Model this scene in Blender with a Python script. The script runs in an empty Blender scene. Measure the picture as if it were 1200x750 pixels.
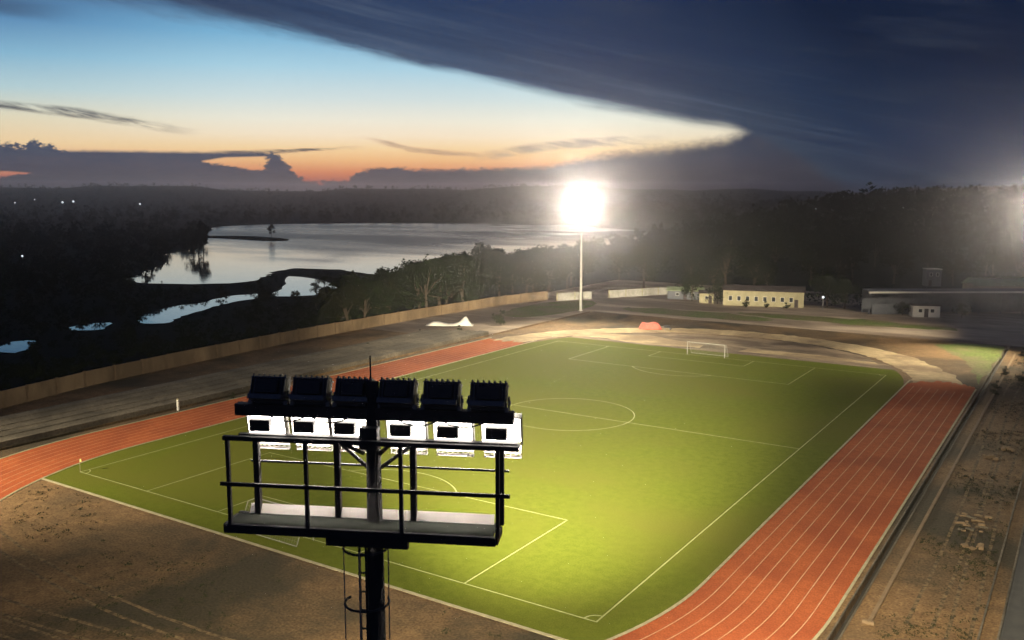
import bpy, math, random
from mathutils import Vector, Matrix
random.seed(11)
R = math.radians
S = bpy.context.scene
COL = S.collection
PI = math.pi

# ------------------------------------------------------------------ helpers
def lin(r, g, b):
    f = lambda c: (c / 255 / 12.92) if c / 255 <= 0.04045 else ((c / 255 + 0.055) / 1.055) ** 2.4
    return (f(r), f(g), f(b), 1.0)

class MB:
    """collects geometry and links it as one mesh object"""
    def __init__(self): self.v = []; self.f = []; self.mi = []
    def face(self, pts, m=0):
        b = len(self.v); self.v += [tuple(p) for p in pts]; self.f.append(tuple(range(b, b + len(pts)))); self.mi.append(m)
    def box(self, c, s, m=0, M=None):
        x, y, z = s[0] / 2, s[1] / 2, s[2] / 2
        P = [Vector((sx * x, sy * y, sz * z)) for sx in (-1, 1) for sy in (-1, 1) for sz in (-1, 1)]
        if M is not None: P = [M @ p for p in P]
        b = len(self.v); self.v += [tuple(p + Vector(c)) for p in P]
        for q in ((0, 1, 3, 2), (4, 6, 7, 5), (0, 4, 5, 1), (2, 3, 7, 6), (0, 2, 6, 4), (1, 5, 7, 3)):
            self.f.append(tuple(b + i for i in q)); self.mi.append(m)
    def tube(self, pts, r, n=8, m=0, r2=None, closed=False):
        pts = [Vector(p) for p in pts]; N = len(pts); rings = []
        for i, p in enumerate(pts):
            if closed: d = pts[(i + 1) % N] - pts[i - 1]
            else: d = pts[min(i + 1, N - 1)] - pts[max(i - 1, 0)]
            d.normalize()
            a = Vector((0, 0, 1)) if abs(d.z) < 0.9 else Vector((1, 0, 0))
            u = d.cross(a).normalized(); w = d.cross(u)
            rr = r if r2 is None else r + (r2 - r) * i / max(N - 1, 1)
            b = len(self.v)
            self.v += [tuple(p + (u * math.cos(2 * PI * k / n) + w * math.sin(2 * PI * k / n)) * rr) for k in range(n)]
            rings.append(b)
        for i in range(N if closed else N - 1):
            a, b = rings[i], rings[(i + 1) % N]
            for k in range(n):
                self.f.append((a + k, a + (k + 1) % n, b + (k + 1) % n, b + k)); self.mi.append(m)
        if not closed:
            self.f.append(tuple(rings[0] + k for k in range(n))[::-1]); self.mi.append(m)
            self.f.append(tuple(rings[-1] + k for k in range(n))); self.mi.append(m)
    def prism(self, poly, z0, z1, m=0):
        b = len(self.v); n = len(poly)
        self.v += [(x, y, z0) for x, y in poly] + [(x, y, z1) for x, y in poly]
        self.f.append(tuple(b + n + i for i in range(n))); self.mi.append(m)
        self.f.append(tuple(b + i for i in range(n))[::-1]); self.mi.append(m)
        for i in range(n):
            j = (i + 1) % n; self.f.append((b + i, b + j, b + n + j, b + n + i)); self.mi.append(m)
    def mesh(self, name, mats):
        me = bpy.data.meshes.new(name); me.from_pydata(self.v, [], self.f)
        for m in mats: me.materials.append(m)
        if len(mats) > 1: me.polygons.foreach_set('material_index', self.mi)
        me.update(); return me
    def build(self, name, mats, parent=None, smooth=False):
        if not isinstance(mats, (list, tuple)): mats = [mats]
        me = self.mesh(name, mats)
        if smooth: me.polygons.foreach_set('use_smooth', [True] * len(me.polygons))
        return link(name, me, parent)

def link(name, data, parent=None):
    o = bpy.data.objects.new(name, data); COL.objects.link(o)
    if parent: o.parent = parent
    return o
def tag(o, label=None, cat=None, group=None, kind=None):
    if label: o['label'] = label
    if cat: o['category'] = cat
    if group: o['group'] = group
    if kind: o['kind'] = kind
    return o
def empty(name, loc, rz=0):
    o = link(name, None); o.location = loc; o.rotation_euler = (0, 0, rz); o.empty_display_size = .2; return o
def copy_tree(o, parent=None):
    c = o.copy(); COL.objects.link(c)
    if parent: c.parent = parent
    for ch in list(o.children): copy_tree(ch, c)
    return c

def smooth_poly(P, n=4, jit=1.2, seed=0):
    rr = random.Random(seed); out = []; m = len(P)
    for i in range(m):
        p0, p1, p2, p3 = (Vector(P[(i + k) % m]) for k in (-1, 0, 1, 2))
        for j in range(n):
            t = j / n; q_ = .5 * (2 * p1 + (p2 - p0) * t + (2 * p0 - 5 * p1 + 4 * p2 - p3) * t * t + (3 * p1 - p0 - 3 * p2 + p3) * t ** 3)
            out.append((q_.x + rr.uniform(-jit, jit), q_.y + rr.uniform(-jit, jit)))
    return out
# ------------------------------------------------------------------ materials
def mat(name, c1, c2=None, scale=1.0, rough=0.8, bump=0.0, bscale=None, c3=None, s3=.05, stretch=(1, 1, 1), metal=0, lo=.35, hi=.65, spec=.3, speck=0, sa=.3):
    m = bpy.data.materials.new(name); m.use_nodes = True; nt = m.node_tree; N = nt.nodes; L = nt.links
    p = N['Principled BSDF']; p.inputs['Roughness'].default_value = rough; p.inputs['Metallic'].default_value = metal
    p.inputs['Specular IOR Level'].default_value = spec
    if c2 is None: p.inputs['Base Color'].default_value = (*c1, 1); c2 = c1
    tc = N.new('ShaderNodeTexCoord'); mp = N.new('ShaderNodeMapping'); mp.inputs['Scale'].default_value = stretch
    L.new(tc.outputs['Object'], mp.inputs[0])
    nz = N.new('ShaderNodeTexNoise'); nz.inputs['Scale'].default_value = scale; nz.inputs['Detail'].default_value = 7; nz.inputs['Roughness'].default_value = .62
    L.new(mp.outputs[0], nz.inputs['Vector'])
    mr = N.new('ShaderNodeMapRange'); mr.inputs[1].default_value = lo; mr.inputs[2].default_value = hi; L.new(nz.outputs[0], mr.inputs[0])
    mx = N.new('ShaderNodeMix'); mx.data_type = 'RGBA'; mx.inputs[6].default_value = (*c1, 1); mx.inputs[7].default_value = (*c2, 1)
    L.new(mr.outputs[0], mx.inputs[0]); out = mx.outputs[2]
    if c3:
        n2 = N.new('ShaderNodeTexNoise'); n2.inputs['Scale'].default_value = s3; n2.inputs['Detail'].default_value = 5; n2.inputs['Roughness'].default_value = .6; n2.inputs['Distortion'].default_value = .4
        L.new(mp.outputs[0], n2.inputs['Vector'])
        m2 = N.new('ShaderNodeMapRange'); m2.inputs[1].default_value = .42; m2.inputs[2].default_value = .6; L.new(n2.outputs[0], m2.inputs[0])
        x2 = N.new('ShaderNodeMix'); x2.data_type = 'RGBA'; x2.inputs[7].default_value = (*c3, 1)
        L.new(m2.outputs[0], x2.inputs[0]); L.new(out, x2.inputs[6]); out = x2.outputs[2]
    if speck:
        n4 = N.new('ShaderNodeTexNoise'); n4.inputs['Scale'].default_value = speck; n4.inputs['Detail'].default_value = 3; L.new(tc.outputs['Object'], n4.inputs['Vector'])
        m4 = N.new('ShaderNodeMapRange'); m4.inputs[1].default_value = .3; m4.inputs[2].default_value = .7; m4.inputs[3].default_value = 1 - sa; m4.inputs[4].default_value = 1 + sa; L.new(n4.outputs[0], m4.inputs[0])
        x4 = N.new('ShaderNodeVectorMath'); x4.operation = 'SCALE'; L.new(out, x4.inputs[0]); L.new(m4.outputs[0], x4.inputs['Scale']); out = x4.outputs[0]
    L.new(out, p.inputs['Base Color'])
    if bump:
        nb = N.new('ShaderNodeTexNoise'); nb.inputs['Scale'].default_value = bscale or scale * 4; nb.inputs['Detail'].default_value = 6
        L.new(tc.outputs['Object'], nb.inputs['Vector'])
        bp = N.new('ShaderNodeBump'); bp.inputs['Strength'].default_value = bump; bp.inputs['Distance'].default_value = .1
        L.new(nb.outputs[0], bp.inputs['Height']); L.new(bp.outputs[0], p.inputs['Normal'])
    return m
def emit(name, col, strength):
    m = bpy.data.materials.new(name); m.use_nodes = True; p = m.node_tree.nodes['Principled BSDF']
    p.inputs['Base Color'].default_value = (*col, 1); p.inputs['Emission Color'].default_value = (*col, 1); p.inputs['Emission Strength'].default_value = strength
    return m

M_dirt = mat('dirt', (.125, .07, .029), (.19, .112, .048), .9, .95, .6, 2.2, c3=(.04, .03, .015), s3=.045, speck=5, sa=.45)
M_far = mat('spill_lit_earth', (.26, .2, .15), (.36, .285, .215), .25, .95, .5, 1.2, c3=(.15, .11, .08), s3=.06, stretch=(.45, 1.3, 1))  # far earth colour raised to include floodlight spill
M_bed = mat('drain_mud', (.02, .016, .012), (.032, .026, .02), .6, .9)
M_turf = mat('turf', (.086, .107, .012), (.108, .13, .016), 1.2, .85, .25, 14, c3=(.106, .113, .018), s3=.035, spec=.02, speck=9, sa=.16)
M_line = mat('line_paint', (.23, .25, .08), (.34, .35, .15), .6, .8)
M_track = mat('track_rubber', (.285, .074, .027), (.35, .096, .036), 1.3, .85, .15, 9, c3=(.25, .063, .026), s3=.11, spec=.04, speck=7, sa=.2)
M_lane = mat('lane_paint', (.42, .2, .11), (.5, .3, .18), .9, .8)
M_sand = mat('sand', (.33, .245, .135), (.46, .35, .2), .7, .95, .4, 2, c3=(.2, .135, .075), s3=.08)
M_brown = mat('brown_earth', (.18, .125, .08), (.26, .19, .12), .35, .95, .5, 1.5, c3=(.09, .06, .038), s3=.09, stretch=(1, 2.2, 1))
M_conc = mat('concrete', (.1, .082, .058), (.145, .12, .085), .5, .9, .3, 4, c3=(.065, .054, .038), s3=.12, speck=3, sa=.3)
M_kerb = mat('kerb_concrete', (.26, .225, .135), (.36, .32, .2), 1.2, .85)
M_wall = mat('wall_block', (.2, .135, .076), (.27, .19, .11), .5, .9, .2, 3, c3=(.14, .096, .055), s3=.12, stretch=(1, 1, .4))
M_pil = mat('wall_pilaster', (.15, .1, .056), (.2, .135, .075), 1, .9)
M_road = mat('asphalt', (.05, .05, .05), (.07, .068, .063), .8, .9, .2, 6)
M_weed = mat('weeds', (.06, .09, .014), (.09, .12, .02), .5, .95, .6, 3, c3=(.11, .095, .04), s3=.12, speck=2, sa=.4)
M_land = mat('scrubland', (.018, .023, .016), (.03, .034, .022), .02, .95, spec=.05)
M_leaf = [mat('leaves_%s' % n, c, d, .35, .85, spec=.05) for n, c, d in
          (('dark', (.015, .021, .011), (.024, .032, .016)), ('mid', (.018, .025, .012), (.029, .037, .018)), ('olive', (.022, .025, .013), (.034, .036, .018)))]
M_bark = mat('bark', (.07, .052, .038), (.11, .085, .06), 3, .95)
M_galv = mat('galvanised_steel', (.24, .235, .22), (.31, .3, .285), 2, .55, metal=.2)
M_black = mat('black_steel', (.022, .022, .024), (.035, .034, .035), 6, .55)
M_mesh = mat('walkway_plate', (.02, .024, .02), (.034, .037, .031), 3, .95, spec=.02)
M_pole = mat('weathered_steel', (.028, .028, .028), (.042, .041, .04), 2, .9, spec=.03)  # pole colour darkened so the near mast stays an unlit silhouette
M_house = mat('lamp_housing', (.1, .1, .105), (.14, .14, .145), 5, .5)
M_old = mat('old_whitewash', (.34, .32, .28), (.44, .42, .37), .6, .85, c3=(.26, .24, .2), s3=.3)
M_goal = mat('goal_paint', (.3, .29, .25), (.38, .37, .32), 2, .6)
M_white = mat('white_paint', (.6, .57, .5), (.7, .67, .6), 1, .6)
M_cream = mat('cream_render', (.29, .255, .16), (.36, .32, .2), .6, .85)
M_roofd = mat('dark_roof', (.05, .038, .035), (.075, .06, .055), .5, .8)
M_roofp = mat('pale_sheet_roof', (.5, .47, .42), (.62, .58, .52), .4, .6)
M_roofg = mat('green_sheet_roof', (.22, .27, .14), (.3, .34, .2), .4, .6)
M_glass = mat('dark_glass', (.015, .017, .02), (.03, .032, .036), 1, .15, spec=.5)
M_slate = mat('grey_render', (.1, .105, .12), (.14, .145, .16), .4, .9)
M_tarp = mat('red_tarp', (.5, .1, .07), (.6, .16, .12), 2, .7)
M_bar = mat('grey_bark', (.2, .17, .13), (.28, .24, .18), 3, .9)
M_net = mat('net_cord', (.28, .29, .22), (.34, .34, .28), 3, .8)
M_lens = emit('lamp_lens', (1, .93, .78), 70)
M_down = emit('added_down_light', (1, .88, .8), 220)  # glow for panels added to light the toe board and lattice
M_glow = emit('glowing_reflector', (1, .93, .84), 11)
M_bulb = emit('white_bulb', (.85, .93, 1), 1.2)

# ------------------------------------------------------------------ world
SUN_AZ = -41.0   # degrees clockwise from +Y
w = bpy.data.worlds.new('World'); S.world = w; w.use_nodes = True
nt = w.node_tree; N = nt.nodes; L = nt.links
bg = N['Background']
def val(x): return x
def math_(op, a, b=None, c=None, clamp=False):
    n = N.new('ShaderNodeMath'); n.operation = op; n.use_clamp = clamp
    for i, x in enumerate((a, b, c)):
        if x is None: continue
        if isinstance(x, (int, float)): n.inputs[i].default_value = x
        else: L.new(x, n.inputs[i])
    return n.outputs[0]
def smooth(x, a, b):      # 0 at a, 1 at b
    n = N.new('ShaderNodeMapRange'); n.interpolation_type = 'SMOOTHSTEP'
    for i, q in ((0, x), (1, a), (2, b)):
        if isinstance(q, (int, float)): n.inputs[i].default_value = q
        else: L.new(q, n.inputs[i])
    return n.outputs[0]
def ramp(x, lo, hi, stops):
    t = N.new('ShaderNodeMapRange'); L.new(x, t.inputs[0]); t.inputs[1].default_value = lo; t.inputs[2].default_value = hi
    r = N.new('ShaderNodeValToRGB'); L.new(t.outputs[0], r.inputs[0]); e = r.color_ramp.elements
    while len(e) < len(stops): e.new(.5)
    for k, (p, c) in enumerate(sorted(stops)):
        e[k].position = (p - lo) / (hi - lo); e[k].color = lin(*c)
    return r.outputs[0]
def curve(x, pts, x0=-32, x1=32, y1=14.0):
    n = N.new('ShaderNodeFloatCurve'); c = n.mapping.curves[0]; n.mapping.use_clip = False; n.mapping.extend = 'HORIZONTAL'
    P = [((u - x0) / (x1 - x0), v / y1) for u, v in pts]
    while len(c.points) < len(P): c.points.new(.5, .5)
    for k, (a, b) in enumerate(P):
        c.points[k].location = (a, b); c.points[k].handle_type = 'VECTOR'
    n.mapping.update(); t = N.new('ShaderNodeMapRange'); t.inputs[1].default_value = x0; t.inputs[2].default_value = x1
    L.new(x, t.inputs[0]); L.new(t.outputs[0], n.inputs['Value'])
    return math_('MULTIPLY', n.outputs[0], y1)
def mixc(f, a, b):
    n = N.new('ShaderNodeMix'); n.data_type = 'RGBA'; L.new(f, n.inputs[0])
    for i, q in ((6, a), (7, b)):
        if isinstance(q, tuple): n.inputs[i].default_value = q
        else: L.new(q, n.inputs[i])
    return n.outputs[2]
tc = N.new('ShaderNodeTexCoord'); sx = N.new('ShaderNodeSeparateXYZ')
nv = N.new('ShaderNodeVectorMath'); nv.operation = 'NORMALIZE'; L.new(tc.outputs['Generated'], nv.inputs[0]); L.new(nv.outputs[0], sx.inputs[0])
rot = R(32.9)             # U = degrees of azimuth from the pitch axis direction, V = degrees of elevation
fx = math_('ADD', math_('MULTIPLY', sx.outputs[0], math.cos(rot)), math_('MULTIPLY', sx.outputs[1], math.sin(rot)))
fy = math_('ADD', math_('MULTIPLY', sx.outputs[0], -math.sin(rot)), math_('MULTIPLY', sx.outputs[1], math.cos(rot)))
U0 = math_('MULTIPLY', math_('ARCTAN2', fx, fy), 180 / PI)
V0 = math_('MULTIPLY', math_('ARCSINE', sx.outputs[2]), 180 / PI)
def noise(su, sv, detail=6, rough=.55, off=0, shear=0):
    cb = N.new('ShaderNodeCombineXYZ'); L.new(math_('MULTIPLY', U0, su), cb.inputs[0])
    v = V0 if not shear else math_('ADD', V0, math_('MULTIPLY', U0, shear))
    L.new(math_('ADD', math_('MULTIPLY', v, sv), off), cb.inputs[1])
    n = N.new('ShaderNodeTexNoise'); n.inputs['Scale'].default_value = 1; n.inputs['Detail'].default_value = detail; n.inputs['Roughness'].default_value = rough
    L.new(cb.outputs[0], n.inputs['Vector']); return math_('SUBTRACT', n.outputs[0], .5)
streak = noise(.10, .9, 6, .6, 3, .17)
puff = noise(.75, 1.5, 6, .6, 9)
fine = noise(.3, 3.0, 5, .6, 21, .08)
puff2 = noise(2.4, 4.2, 5, .65, 33)
band = noise(.045, 1.5, 6, .62, 41, .21)
fray = noise(.35, 2.2, 6, .65, 55, .2)
# clear dusk sky: a Nishita sky low at dusk under the colour bands of the afterglow
sky = N.new('ShaderNodeTexSky'); sky.sky_type = 'NISHITA'; sky.sun_disc = False
sky.sun_elevation = R(1.0); sky.sun_rotation = R(SUN_AZ); sky.air_density = 1.2; sky.dust_density = 2.0; sky.altitude = 30
glowR = ramp(V0, -1, 14, [(-1, (150, 70, 60)), (.4, (190, 84, 72)), (1.1, (226, 138, 92)), (1.9, (244, 194, 134)), (2.6, (247, 218, 166)), (3.4, (244, 232, 204)), (4.3, (234, 236, 220)), (5.6, (202, 224, 226)), (7.4, (160, 208, 228)), (9.2, (112, 178, 214)), (11, (84, 146, 192)), (14, (50, 95, 145))])
glowL = ramp(V0, -1, 14, [(-1, (120, 70, 70)), (.4, (200, 96, 84)), (1.2, (226, 150, 110)), (2.6, (248, 216, 166)), (4.0, (228, 220, 190)), (5.6, (178, 208, 214)), (7.4, (128, 180, 208)), (9.2, (84, 136, 180)), (11, (52, 94, 138)), (14, (35, 65, 105))])
clear = mixc(smooth(U0, -31, -14), glowL, glowR)
# away from the afterglow the sky sinks to night blue
away = smooth(math_('ABSOLUTE', math_('ADD', U0, 8)), 45, 100)
clear = mixc(away, clear, ramp(V0, 0, 60, [(0, (70, 75, 95)), (15, (48, 62, 96)), (60, (22, 34, 66))]))
nsc = N.new('ShaderNodeVectorMath'); nsc.operation = 'SCALE'; L.new(sky.outputs[0], nsc.inputs[0]); nsc.inputs['Scale'].default_value = .006
add = N.new('ShaderNodeVectorMath'); add.operation = 'ADD'; L.new(clear, add.inputs[0]); L.new(nsc.outputs[0], add.inputs[1]); clear = add.outputs[0]
# thin streaks in the clear wedge
def streak_cloud(pts, half, u0, u1, col, strength, base):
    c = curve(U0, pts); d = math_('ABSOLUTE', math_('SUBTRACT', math_('ADD', V0, math_('MULTIPLY', fine, .35)), c))
    m = math_('SUBTRACT', 1.0, smooth(d, half * .25, half))
    m = math_('MULTIPLY', m, math_('SUBTRACT', 1.0, smooth(U0, u1 - 4, u1)))
    m = math_('MULTIPLY', m, smooth(U0, u0, u0 + 3)); m = math_('MULTIPLY', m, math_('MULTIPLY', smooth(fray, -.2, .12), strength))
    return mixc(m, base, lin(*col))
clear = streak_cloud([(-32, 4.75), (-29.05, 4.6), (-24.86, 4.29), (-19.5, 3.45)], .34, -40, -18.5, (88, 88, 92), .95, clear)
clear = streak_cloud([(-19, 2.25), (-14.1, 2.4), (-9.6, 2.66)], .15, -19, -8.5, (96, 84, 84), .95, clear)
clear = streak_cloud([(-9.3, 3.3), (-6.4, 2.6), (-1, 2.1)], .22, -10, .5, (168, 132, 112), .75, clear)
clear = streak_cloud([(-2, 2.2), (3, 2.9), (9, 3.2)], .4, -3, 10, (120, 105, 108), .6, clear)
# low bank
lo_c = curve(U0, [(-32, 2.4), (-29.2, 2.55), (-27.9, 2.5), (-27.75, 2.78), (-27.4, 2.82), (-27.2, 2.55), (-26.9, 2.62), (-26.5, 2.5), (-26.2, 2.26), (-18.5, 2.3), (-14.6, 2.36), (-14.2, 2.0), (-14.0, 1.7), (-13.4, 1.1), (-12.9, .7), (-12.5, .6), (-10.3, .61), (-9.6, 1.2), (-8.2, 1.48), (-4.3, 1.33), (2.1, 1.6), (4.3, 2.2), (6.4, 2.65), (10, 3.1), (13.1, 3.55), (16, 5), (24, 7), (32, 9)])
lo_e = math_('SUBTRACT', math_('ADD', lo_c, math_('MULTIPLY', curve(U0, [(-32, 1), (-26.5, 1), (-25.8, .12), (-15.2, .12), (-14.8, 1), (-11, .9), (-9, .5), (32, .5)]), math_('ADD', math_('MULTIPLY', puff, .7), math_('MULTIPLY', puff2, 1.3)))), V0)
soft = smooth(U0, -2, 10)
lo_m = smooth(lo_e, -.1, math_('ADD', .16, math_('MULTIPLY', soft, .8)))
def gap(tops, bots, u0, u1):
    t_ = curve(U0, tops); b_ = math_('ADD', curve(U0, bots), math_('ADD', math_('MULTIPLY', puff, .4), math_('MULTIPLY', puff2, .5)))
    m = math_('MULTIPLY', smooth(math_('SUBTRACT', t_, V0), 0, .14), smooth(math_('SUBTRACT', V0, b_), 0, .14))
    Un = math_('ADD', U0, math_('ADD', math_('MULTIPLY', puff2, 1.5), math_('MULTIPLY', V0, -.35)))
    m = math_('MULTIPLY', m, math_('MULTIPLY', smooth(U0, u0, u0 + .3), math_('SUBTRACT', 1.0, smooth(Un, u1 - .9, u1 - .5))))
    return math_('SUBTRACT', 1.0, m)
lo_m = math_('MULTIPLY', lo_m, gap([(-19.2, 1.75), (-17.5, 2.05), (-15, 2.14)], [(-19.2, 1.75), (-17.8, 1.5), (-16, 1.2), (-15, 1.15)], -19.3, -15.0))
lo_m = math_('MULTIPLY', lo_m, gap([(-32, 1.15), (-29, 1.12), (-27.6, 1.02)], [(-32, .6), (-29, .68), (-27.6, .9)], -40, -27.5))
bankc = ramp(V0, -1, 6, [(-1, (58, 56, 66)), (.4, (70, 64, 74)), (1.4, (74, 72, 86)), (2.4, (68, 76, 96)), (4, (58, 68, 90)), (6, (50, 62, 88))])
bankc = mixc(math_('MULTIPLY', smooth(puff, -.05, .25), .45), bankc, lin(92, 84, 92))
bankc = mixc(math_('MULTIPLY', smooth(fine, 0, .25), .4), bankc, lin(54, 58, 74))
bankc = mixc(smooth(U0, 3, 24), bankc, ramp(V0, -1, 8, [(-1, (50, 48, 54)), (1, (56, 56, 66)), (3, (50, 56, 72)), (6, (38, 48, 74)), (8, (30, 42, 70))]))
col = mixc(lo_m, clear, bankc)
# upper deck
up_c = curve(U0, [(-32, 11.2), (-28.6, 10.75), (-26.2, 10.35), (-22.3, 9.9), (-15.35, 9.1), (-10.4, 8.3), (-5.2, 7.2), (0, 6.15), (5.3, 4.95), (9.5, 4.15), (13.35, 3.5), (15.6, 2.7), (20.6, -.3), (29.5, -2)])
up_e = math_('SUBTRACT', math_('ADD', V0, math_('ADD', math_('MULTIPLY', streak, 1.0), math_('MULTIPLY', fray, math_('ADD', .35, math_('MULTIPLY', smooth(U0, 6, -20), .9))))), up_c)
wid = math_('ADD', .35, math_('MULTIPLY', smooth(U0, -6, -24), .8))
up_m = smooth(up_e, math_('MULTIPLY', wid, -.3), math_('ADD', wid, .5))
up_m = math_('MULTIPLY', up_m, math_('SUBTRACT', 1.0, smooth(math_('ABSOLUTE', math_('ADD', U0, 8)), 70, 120)))
deckA = ramp(up_e, 0, 9, [(0, (92, 114, 142)), (.8, (64, 83, 112)), (2, (46, 65, 96)), (4.5, (34, 56, 92)), (9, (24, 46, 88))])
deckB = ramp(up_e, 0, 9, [(0, (58, 72, 90)), (1.5, (44, 58, 80)), (4, (30, 48, 76)), (9, (12, 28, 54))])
deck = mixc(smooth(U0, -4, 20), deckA, deckB)
deck = mixc(math_('MULTIPLY', smooth(streak, -.02, .22), .3), deck, lin(62, 70, 86))
deck = mixc(math_('MULTIPLY', smooth(fine, 0, .3), .25), deck, lin(20, 34, 62))
deck = mixc(math_('MULTIPLY', math_('MULTIPLY', smooth(band, 0, .2), .55), math_('SUBTRACT', 1.0, smooth(up_e, 1, 7))), deck, lin(84, 98, 120))
deck = mixc(math_('MULTIPLY', smooth(band, 0, -.2), .45), deck, lin(24, 40, 72))
col = mixc(up_m, col, deck)
# a dim blue-grey veil in the top left corner
ve = math_('MULTIPLY', smooth(math_('ADD', V0, math_('MULTIPLY', streak, 2)), 9.0, 9.7), math_('MULTIPLY', math_('SUBTRACT', 1.0, smooth(V0, 9.8, 10.4)), math_('SUBTRACT', 1.0, smooth(U0, -29, -24))))
col = mixc(math_('MULTIPLY', ve, .7), col, lin(66, 88, 116))
hi = smooth(V0, 14, 40)
col = mixc(hi, col, lin(26, 40, 74))
L.new(col, bg.inputs['Color']); bg.inputs['Strength'].default_value = 1.0
w.cycles.sampling_method = 'MANUAL'; w.cycles.sample_map_resolution = 512

sun = link('sun', bpy.data.lights.new('sun', 'SUN')); sun.data.energy = .03; sun.data.angle = R(30); sun.data.specular_factor = 0; sun.data.color = (1, .72, .5)
sun.rotation_euler = (R(88), 0, R(180 - SUN_AZ))

# ------------------------------------------------------------------ camera
CAM = Vector((59.857, -54.486, 30.615))
cd = bpy.data.cameras.new('camera'); cam = link('camera', cd); cam.location = CAM
yaw, pitch, roll = -.5743, .1419, .0017
F = Vector((math.sin(yaw) * math.cos(pitch), math.cos(yaw) * math.cos(pitch), -math.sin(pitch)))
q = F.to_track_quat('-Z', 'Y'); cam.rotation_euler = (q.to_matrix() @ Matrix.Rotation(roll, 3, 'Z')).to_euler()
cd.sensor_width = 36; cd.lens = 1054.92 / 1200 * 36; cd.clip_end = 20000; cd.clip_start = .1
S.camera = cam

# ------------------------------------------------------------------ terrain
def sm(a, b, x):
    t = max(0, min(1, (x - a) / (b - a))); return t * t * (3 - 2 * t)
def terrain(x, y):
    r = math.hypot(x - 60, y + 54)
    z = 0.0
    lake = 1 - sm(-100, -80, x)
    z += -3 * lake * (1 - sm(1000, 1500, r))
    ins = max(0, 1 - max(0, abs(x - 40) - 122, abs(y - 35) - 197) / 14)
    if x > -100: z = z * (1 - ins) - 3.2 * min(1, ins)
    north = sm(-150, -40, x + 0.12 * (y - 230)) * sm(255, 620, y)
    z += 19 * north
    az = math.degrees(math.atan2(x - 60, y + 54)) + 32.9
    far = 40 + 7 * math.sin(az * .21 + 1) + 5 * math.sin(az * .53) + 3 * math.sin(az * 1.3 + 2)
    far *= (.86 + .14 * sm(-30, -24, az)) if az < 0 else 1
    z += max(0, far - max(0, z)) * sm(1500, 3000, r)
    return z
g = MB(); rings = [4 * 1.075 ** k for k in range(97)]; NS = 200
for r in rings:
    for s in range(NS):
        a = 2 * PI * s / NS; x = 60 + r * math.sin(a); y = -54 + r * math.cos(a); g.v.append((x, y, terrain(x, y)))
for i in range(len(rings) - 1):
    for s in range(NS):
        t = (s + 1) % NS; g.f.append((i * NS + s, i * NS + t, (i + 1) * NS + t, (i + 1) * NS + s)); g.mi.append(0)
g.f.append(tuple(range(NS))[::-1]); g.mi.append(0)
RMAX = rings[-1]
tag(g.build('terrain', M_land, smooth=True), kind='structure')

# stadium ground: three banks of made-up ground with the two open drains between them
g = MB()
def bank(x0, x1, y0, y1, top=0): g.prism([(x0, y0), (x1, y0), (x1, y1), (x0, y1)], -4, top)
bank(-80, -48.5, -160, 150); bank(-47.4, 46.5, -160, 150); bank(47.05, 160, -160, 150)
tag(g.build('dirt_ground', M_dirt), kind='structure')
g = MB(); bank(-80, 160, 150.02, 230); bank(-80, -48.6, 96, 150, .004); tag(g.build('far_ground', M_far), kind='structure')
g = MB(); 
for a, b in ((-48.5, -47.4), (46.5, 47.05)): g.prism([(a + .01, -159), (b - .01, -159), (b - .01, 149.9), (a + .01, 149.9)], -3.9, -.65)
tag(g.build('drain_bed', M_bed), kind='structure')

C1, C2, RI, RO = 10.31, 94.69, 36.0, 45.76
def arc(cy, r, a0, a1, n=48): return [(r * math.cos(a0 + (a1 - a0) * k / n), cy + r * math.sin(a0 + (a1 - a0) * k / n)) for k in range(n + 1)]
# turf
xt = math.sqrt(RI ** 2 - (C1 + 3.5) ** 2); a0 = math.atan2(-(C1 + 3.5), xt)
a1 = math.asin((110.6 - C2) / RI)
poly = arc(C1, RI - .12, a0, 0, 10) + arc(C2, RI - .12, 0, a1, 10) + arc(C2, RI - .12, PI - a1, PI, 10) + arc(C1, RI - .12, PI, PI - a0, 10)
g = MB(); g.face([(x, y, .012) for x, y in poly]); tag(g.build('turf', M_turf), kind='structure')
# pale kerb round the turf and on both sides of the track
def ribbon(mb, pts, wdt, z0, z1, closed=False):
    n = len(pts); Lf = []; Rt = []
    for i, p in enumerate(pts):
        a = Vector(pts[max(i - 1, 0)]); b = Vector(pts[min(i + 1, n - 1)]); d = (b - a).normalized(); nn = Vector((-d.y, d.x)) * wdt / 2
        Lf.append(Vector(p) + nn); Rt.append(Vector(p) - nn)
    for i in range(n - 1):
        A, B, Cc, D = Lf[i], Lf[i + 1], Rt[i + 1], Rt[i]
        mb.face([(D.x, D.y, z1), (Cc.x, Cc.y, z1), (B.x, B.y, z1), (A.x, A.y, z1)])
        if z1 - z0 > .02:
            mb.face([(A.x, A.y, z1), (B.x, B.y, z1), (B.x, B.y, z0), (A.x, A.y, z0)]); mb.face([(D.x, D.y, z0), (Cc.x, Cc.y, z0), (Cc.x, Cc.y, z1), (D.x, D.y, z1)])
oval_near = lambda r, y1=101: [(r, y1), (r, 60)] + [(x, y) for x, y in arc(C1, r, 0, -PI, 64)] + [(-r, 60), (-r, y1)]
g = MB(); ribbon(g, oval_near(RI - .05, 103), .22, 0, .06)
ribbon(g, [(-xt + .15, -3.6), (xt - .15, -3.6)], .3, 0, .055)
tag(g.build('turf_kerb', M_kerb), kind='structure')
g = MB(); ribbon(g, oval_near(RO + .12, 101), .22, 0, .05); tag(g.build('track_outer_kerb', M_kerb), kind='structure')
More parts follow.
